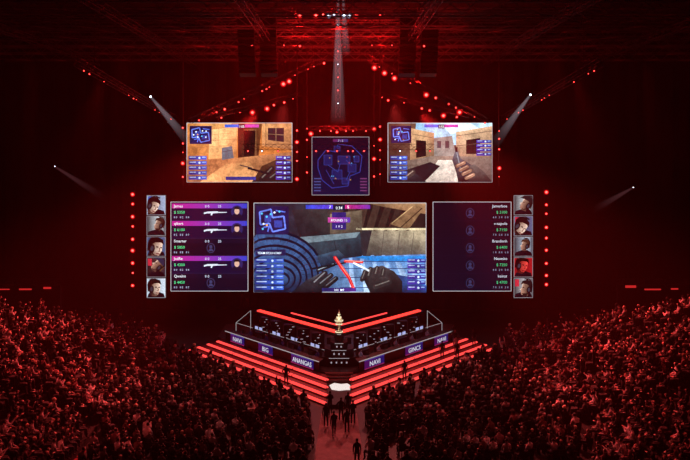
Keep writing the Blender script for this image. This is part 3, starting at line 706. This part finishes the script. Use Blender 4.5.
cv.poly([(456,132),(492,126),(492,158),(456,156)],[c(226,180,144),c(196,150,118),c(114,82,68),c(160,118,96)],4); cv.poly([(466,140),(480,138),(480,154),(466,154)],c(34,22,24),5); cv.line([(456,146),(492,142)],.6,c(100,70,58),5); cv.line([(456,136),(492,131)],.6,c(120,86,70),5)
cv.poly([(388,164),(432,156),(492,156),(492,182),(388,182)],[c(70,54,48),c(140,114,102),c(120,98,90),c(80,62,60),c(44,36,36)],4); cv.poly([(424,182),(438,160),(452,160),(474,182)],[c(196,170,158),c(222,204,192),c(222,204,192),c(190,166,156)],5)
cv.poly([(388,176),(430,162),(440,166),(424,182),(388,182)],c(28,20,26),6)
cv.poly([(452,160),(455,151),(458,151),(460,158),(470,164),(480,174),(486,182),(458,182),(456,172)],[c(60,62,70),c(90,92,100),c(110,112,120),c(70,72,80),c(40,42,50),c(24,26,32),c(14,16,20),c(8,10,12),c(20,22,28)],7); cv.line([(456.5,152),(461,172)],1,c(130,132,140),8); cv.rect(455.2,147,457.4,152,c(20,20,26),8)
for k_,(a,b) in enumerate(((457,166),(460,170),(463,174),(466,178))): cv.cap(a,b,a+7,b-3.4,3.4,c(150,104,84),c(216,166,142),9+2*k_)
cv.poly([(464,168),(474,164),(484,172),(492,182),(468,182)],[c(60,50,50),c(96,84,80),c(70,60,60),c(30,24,28),c(24,20,22)],8)
cv.poly([(392,182),(400,172),(410,169),(426,182)],[c(20,18,24),c(56,50,54),c(46,40,46),c(18,16,22)],7); cv.cap(404,179,413,172,5,c(60,46,44),c(150,120,108),9)
minimap(cv,391,126,20,17,18); hudrows(cv,390,156,17,5,5,18); hudrows(cv,476,140,15,4,4.2,18,True)
cv.rect(424,124.5,438,127.5,c(40,90,200),18); cv.rect(444,124.5,458,127.5,c(190,60,150),18); cv.rect(438,124.5,444,128.5,c(20,20,50),18); cv.text('1:02',441,127.6,2.2,c(255,255,255),20,'c')
cv.build('display',M['game'],e)
e,cv=screen('map_screen',312,137,369,195,83,'square hanging centre screen showing a dark blue game map',fcol=M['paleline'])
cv.rect(312,137,369,195,c(8,8,26),0,None,c(16,16,58)); 
cv.line([(318,160),(326,150),(336,152),(338,144),(352,146),(362,156),(360,172),(350,176),(348,186),(332,188),(322,180),(318,168),(318,160)],.8,c(50,60,150),1)
for x,y,w,h in ((324,155,8,10),(338,156,12,8),(332,170,10,9),(348,164,8,8),(342,178,6,6),(334,146,6,5),(354,156,5,6)): cv.rect(x,y,x+w,y+h,c(22,30,94),1); cv.frame(x,y,x+w,y+h,.3,c(62,76,168),2)
for a,b in (((328,165),(338,172)),((346,160),(352,166)),((340,164),(338,172)),((326,170),(334,184)),((350,172),(346,180))): cv.line([a,b],.5,c(56,68,156),2)
for i in range(10): cv.disc(random.uniform(322,360),random.uniform(152,186),.7,.7,random.choice([c(80,150,205),c(205,140,60),c(205,70,80)]),3,8)
for i in range(5): cv.rect(314,178+i*3,321,179.2+i*3,c(80,80,140),3); cv.rect(360,178+i*3,367,179.2+i*3,c(130,60,110),3)
cv.rect(333,139,348,142,c(110,36,90),3,c(44,50,130)); cv.text('7 : 5',340.5,141.8,2.2,c(215,215,225),4,'c')
cv.build('display',M['mapscr'],e)
# ------------------------------------------------------------ trusses
for i in range(9):
    y=44+6.3*i
    tag(MB().truss((-44,y,31.9),(44,y,31.9),1.6,2.0,.075).build('roof_truss',M['truss']),'long dark steel roof truss spanning the hall above the stage','truss','roof trusses')
for x in (-30,-18,-7,7,18,30):
    tag(MB().truss((x,42,30.8),(x,95,30.8),.6,1.6,.045).build('catwalk_truss',M['dark']),'lengthwise steel truss under the roof','truss','lengthwise roof trusses')
def rig(name,p0,p1,label,w=.55,mat='truss'):
    p0=Vector(p0);p1=Vector(p1)
    e=empty(name,(p0+p1)/2,label,'lighting truss')
    MB().truss(p0,p1,w,.8,.03).build('lattice',M[mat],e)
    for t in (.12,.88):
        q=p0.lerp(p1,t); MB().tube(q,(q.x,q.y,31.2),.03,n=4).build('cable',M['black'],e)
    return e
A0=at(330,56,76); A1=at(190,121,80); B0=at(368,58,76); B1=at(488,121,80)
rig('lighting_truss',A0,A1,'sloping truss of red lights descending to the upper left screen',.5,'dark'); rig('lighting_truss',B0,B1,'sloping truss of red lights descending to the upper right screen',.5,'dark')
rig('lighting_truss',at(243,147,79),at(434,147,79),'level lighting truss hanging in front of the upper screens',.6,'dark')
LT0={s:Vector((s*18.5,54,26.2)) for s in (-1,1)}; LT1={s:Vector((s*18.5,86,23.6)) for s in (-1,1)}
rig('lighting_truss',LT0[-1],LT1[-1],'long truss of small lights receding over the left stand',.5,'dark')
rig('lighting_truss',LT0[1],LT1[1],'long truss of small lights receding over the right stand',.5,'dark')
rig('lighting_truss',at(290,10,72),at(392,10,72),'short upper truss with bright lights above the stage centre')
rig('lighting_truss',at(306,128,83),at(375,128,83),'short truss carrying the map screen between the upper screens',.4)
rig('lighting_truss',at(232,42,73),at(446,42,73),'long level dark truss between the loudspeaker arrays',.6,'dark')
A2=at(300,94,80); A3=at(215,116,82); B2=at(372,92,80); B3=at(470,116,82)
rig('lighting_truss',A2,A3,'short lower truss with scattered red lights over the upper left screen',.4,'black')
rig('lighting_truss',B2,B3,'short lower truss with scattered red lights over the upper right screen',.4,'black')
e=empty('mast',at(338,118,79),'vertical truss mast hanging above the map screen','truss')
MB().truss(at(338,118,79),(at(338,118,79).x,79,34.5),.45,.7,.04).build('lattice',M['truss'],e)
for s,nm,px in ((-1,'left',133),(1,'right',546)):
    e=empty('light_tower',at(px,296,85.5),'slim vertical tower of red lights beyond the %s portrait column'%nm,'lighting tower')
    a=at(px,186,85.5); MB().truss((a.x,a.y,a.z),(a.x,a.y,0.0),.4,.8,.035).build('lattice',M['black'],e)
for px,nm,fl in ((246,'left','outer'),(268,'left','inner'),(408,'right','inner'),(430,'right','outer')):
    p=at(px,14,74); e=empty('speaker_array',p,'curved black loudspeaker array hanging high %s of the centre, the %s of the pair'%(nm,fl),'speaker')
    y=p.y; z=p.z
    MB().box(p.x,y,z+.25,1.6,.9,.15).build('flying_frame',M['dark'],e)
    for k in range(14):
        a=-.03*k; MB().box(p.x,y,z,1.6,.8,.40,Matrix.Rotation(a,3,'X')).build('cabinet',M['black'],e); z-=.43; y+=.02*k
    MB().tube((p.x,p.y,p.z+.3),(p.x,p.y,31.2 if p.z<31 else p.z+1),.04,n=4).build('cable',M['black'],e)
# ------------------------------------------------------------ lamps
def lamp_proto(lens,halo,r=.2):
    e=bpy.data.objects.new('stage_light',None); COL.objects.link(e)
    q=MB().box(0,0,-.06,.34,.3,.12).build('base',M['black']); q.parent=e
    mb=MB().box(-.24,0,-.28,.04,.12,.4).box(.24,0,-.28,.04,.12,.4).box(0,0,-.12,.5,.14,.04); q=mb.build('yoke',M['black']); q.parent=e
    q=MB().tube((0,.26,-.36),(0,-.16,-.42),.13,.21,12).build('head',M['dark']); q.parent=e
    q=MB().tube((0,-.165,-.42),(0,-.18,-.422),r+.09,r+.09,14).build('lens_halo',halo); q.parent=e  # dim glowing disc round the lens, imitates its bloom halo
    q=MB().tube((0,-.185,-.422),(0,-.2,-.424),r*.65,r*.65,12).build('lens',lens); q.parent=e
    return e
LP={'r':lamp_proto(M['redhot'],M['redhalo']),'w':lamp_proto(M['whitehot'],M['bluehalo'],.17)}
used={'r':False,'w':False}
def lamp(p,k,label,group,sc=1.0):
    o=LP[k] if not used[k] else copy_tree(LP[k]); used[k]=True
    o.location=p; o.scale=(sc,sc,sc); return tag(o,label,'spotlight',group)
def onl(a,b,t): return a.lerp(b,t)+Vector((0,-.1,-.22))
SZ=[.25,.4,.6,1.1]
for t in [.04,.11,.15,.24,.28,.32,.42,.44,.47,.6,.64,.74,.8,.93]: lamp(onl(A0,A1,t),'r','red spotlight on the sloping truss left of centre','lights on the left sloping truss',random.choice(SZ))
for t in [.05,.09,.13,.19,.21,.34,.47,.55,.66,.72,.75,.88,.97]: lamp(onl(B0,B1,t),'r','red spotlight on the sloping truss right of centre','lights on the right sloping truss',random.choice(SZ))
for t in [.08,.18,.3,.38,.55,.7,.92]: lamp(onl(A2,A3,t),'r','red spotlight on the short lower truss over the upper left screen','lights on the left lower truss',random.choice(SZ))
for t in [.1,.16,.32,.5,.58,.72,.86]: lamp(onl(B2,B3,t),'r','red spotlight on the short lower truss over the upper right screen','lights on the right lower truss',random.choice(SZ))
for px in (133,546):
    nm='left' if px<300 else 'right'
    for i in range(9):
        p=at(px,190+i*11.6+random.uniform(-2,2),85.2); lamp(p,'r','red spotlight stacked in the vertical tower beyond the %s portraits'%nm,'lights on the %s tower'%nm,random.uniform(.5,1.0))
for px,nm,n in ((183,'left of the upper left screen',5),(297,'right of the upper left screen',5),(380,'left of the upper right screen',5),(499,'right of the upper right screen',5),(307,'just left of the map screen',4),(374,'just right of the map screen',4)):
    a=at(px,118,83.5); b=at(px,186,83.5)
    e=empty('drop_pipe',a,'thin vertical pipe of lights %s'%nm,'pipe'); MB().tube((a.x,a.y,31.2),b,.06,n=6).build('pipe',M['dark'],e)
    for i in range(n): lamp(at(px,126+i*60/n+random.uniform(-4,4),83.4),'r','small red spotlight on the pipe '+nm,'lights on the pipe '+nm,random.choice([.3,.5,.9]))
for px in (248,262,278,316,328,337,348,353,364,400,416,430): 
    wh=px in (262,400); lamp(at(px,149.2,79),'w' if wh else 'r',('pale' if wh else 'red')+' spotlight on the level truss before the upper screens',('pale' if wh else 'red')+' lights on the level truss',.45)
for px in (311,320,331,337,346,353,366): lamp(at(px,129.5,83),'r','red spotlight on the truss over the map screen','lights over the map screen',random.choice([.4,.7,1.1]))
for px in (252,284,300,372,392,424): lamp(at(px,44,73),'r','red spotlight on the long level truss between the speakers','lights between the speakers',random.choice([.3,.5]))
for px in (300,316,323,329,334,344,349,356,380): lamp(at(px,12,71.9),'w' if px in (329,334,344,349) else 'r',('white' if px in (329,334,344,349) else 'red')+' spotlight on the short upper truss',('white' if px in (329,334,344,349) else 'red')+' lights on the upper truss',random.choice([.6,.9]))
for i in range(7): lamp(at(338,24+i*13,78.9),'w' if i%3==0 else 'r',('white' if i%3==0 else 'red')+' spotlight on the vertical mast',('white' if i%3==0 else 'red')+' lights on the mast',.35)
for s in (-1,1):
    nm='left' if s<0 else 'right'
    for t in (.05,.09,.2,.42,.47,.5,.72,.78,.95): 
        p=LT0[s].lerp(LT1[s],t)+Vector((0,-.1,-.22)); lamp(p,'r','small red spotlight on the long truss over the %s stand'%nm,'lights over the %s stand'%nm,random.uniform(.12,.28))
def beammat(n,col,s,pwr=2.0):
    m,nt,out=newmat(n); tc=nt.nodes.new('ShaderNodeTexCoord'); sx=nt.nodes.new('ShaderNodeSeparateXYZ'); nt.links.new(tc.outputs['Generated'],sx.inputs[0])
    pw=nt.nodes.new('ShaderNodeMath'); pw.operation='POWER'; pw.inputs[1].default_value=pwr; nt.links.new(sx.outputs['Z'],pw.inputs[0])
    mu=nt.nodes.new('ShaderNodeMath'); mu.operation='MULTIPLY'; mu.inputs[1].default_value=s; nt.links.new(pw.outputs[0],mu.inputs[0])
    e=nt.nodes.new('ShaderNodeEmission'); e.inputs['Color'].default_value=col; nt.links.new(mu.outputs[0],e.inputs['Strength']); nt.links.new(e.outputs[0],out.inputs['Volume']); return m
BM=beammat('haze_beam',(.85,.65,.75,1),.55,2.2); BS=beammat('haze_shaft',(.85,.62,.72,1),.26,1.0); BR=beammat('haze_beam_red',(1,.3,.35,1),.14)
for (a,b,D,r,m,lb) in [((150,96),(196,150),74,.6,BM,'pale spotlight throwing a short beam down beside the upper left screen'),
 ((531,94),(490,150),74,.6,BM,'pale spotlight throwing a short beam down beside the upper right screen'),
 ((338,-4),(338,124),74,.75,BS,'white spotlight throwing a narrow beam straight down over the centre'),
 ((343,-4),(346,56),74,.45,BS,'white spotlight throwing a shorter beam beside the centre mast'),
 ((54,166),(108,200),78,.45,BR,'dim spotlight with a faint beam at the far left'),
 ((634,187),(590,212),78,.45,BR,'dim spotlight with a faint beam at the far right')]:
    p=at(a[0],a[1],D); q=at(b[0],b[1],D-4); d=(p-q); L=d.length
    e=empty('profile_spotlight',p,lb,'spotlight'); k=.3 if m is BR else .7
    dn=-d.normalized(); MB().tube(p-dn*.5,p+dn*.1,.16*k,.2*k,12).build('head',M['dark'],e); MB().tube(p+dn*.1,p+dn*.13,.15*k,.15*k,12).build('lens',M['whitehot'],e)
    MB().tube(p,(p.x,p.y,max(31.2,p.z+.5)),.025,n=4).build('hanger',M['black'],e)
    cm=MB().tube((0,0,-L),(0,0,-.2),r,.10,20); o=cm.build('beam',m); o.parent=e; o.rotation_euler=d.to_track_quat('Z','Y').to_euler()
# ------------------------------------------------------------ light objects, some added only for their effect
def spot(loc,tgt,P,col,ang=60,blend=.6,size=.4):
    l=bpy.data.lights.new('spot','SPOT'); l.energy=P; l.color=col; l.spot_size=math.radians(ang); l.spot_blend=blend; l.shadow_soft_size=size
    o=bpy.data.objects.new('spot_lamp',l); COL.objects.link(o); o.location=loc
    o.rotation_euler=(Vector(tgt)-Vector(loc)).to_track_quat('-Z','Y').to_euler()
def point(loc,P,col=(1,.008,.008)):  # glow points added near the fixtures to redden haze and trusses
    l=bpy.data.lights.new('pt','POINT'); l.energy=P; l.color=col; l.shadow_soft_size=.3
    o=bpy.data.objects.new('added_glow',l); COL.objects.link(o); o.location=loc
RED=(1,.012,.012); CR=(1,.06,.055); NE=(1,.16,.145)
for s in (-1,1):
    spot((s*9,84,24),(s*23,58,4),88000,CR,40,.8)
    spot((s*6,84,25),(s*8,56,0),25000,NE,42,.8)
    spot((s*19,62,26),(s*25,60,5),5500,CR,44,.9)
    spot((s*14,50,27),(s*15,49,1),4500,CR,34,.9)
    spot((s*10,55,27),(s*(7 if s<0 else 10),52,1),3000,NE,16,.9)  # this and the next narrow spots added for uneven light on the crowd
    spot((s*20,50,26),(s*(19 if s<0 else 21),46,3),4500,CR,20,.9)
    spot((s*18,58,26),(s*(20 if s<0 else 24),(57 if s<0 else 62),3),5000,CR,16,.9)
    spot((s*9,66,26),(s*6,68,34),2000,RED,110)
    point((s*8,79,26.5),1700); point((s*13,80,23.5),600); point((s*4,74,29.5),1700)
point((0,81,23.2),1200); point((0,70,31),900)
spot((0,88,22),(0,96,27),1500,RED,130)  # unseen spot added behind the screens, curtain glows red like haze
spot((0,60,26),(0,68,0),2600,(1,.3,.3),35)
spot((0,62,27),(0,52,0),1700,(1,.2,.2),14)
spot((0,60,14),(0,68,4.8),7000,(1,.85,.65),6)  # narrow warm spot added just to brighten the trophy
w=bpy.data.worlds.new('w'); SC.world=w; w.use_nodes=True; w.node_tree.nodes['Background'].inputs[0].default_value=(.003,.0002,.0003,1); w.node_tree.nodes['Background'].inputs[1].default_value=1
vsn=w.node_tree.nodes.new('ShaderNodeVolumeScatter'); vsn.inputs['Density'].default_value=.0015; vsn.inputs['Anisotropy'].default_value=.2; vsn.inputs['Color'].default_value=(1,.25,.25,1)  # grey haze tinted red, the red light is put into its colour
w.node_tree.links.new(vsn.outputs[0],w.node_tree.nodes['World Output'].inputs['Volume'])
SC.view_settings.view_transform='Standard'
cam=bpy.data.cameras.new('cam'); co=bpy.data.objects.new('camera',cam); COL.objects.link(co); co.location=(0,0,H); co.rotation_euler=(math.pi/2,0,0)
cam.lens=F/690*36; cam.sensor_width=36; cam.shift_x=6/690; cam.shift_y=-80/690; cam.clip_end=300; SC.camera=co
print('PEOPLE',len(vis))
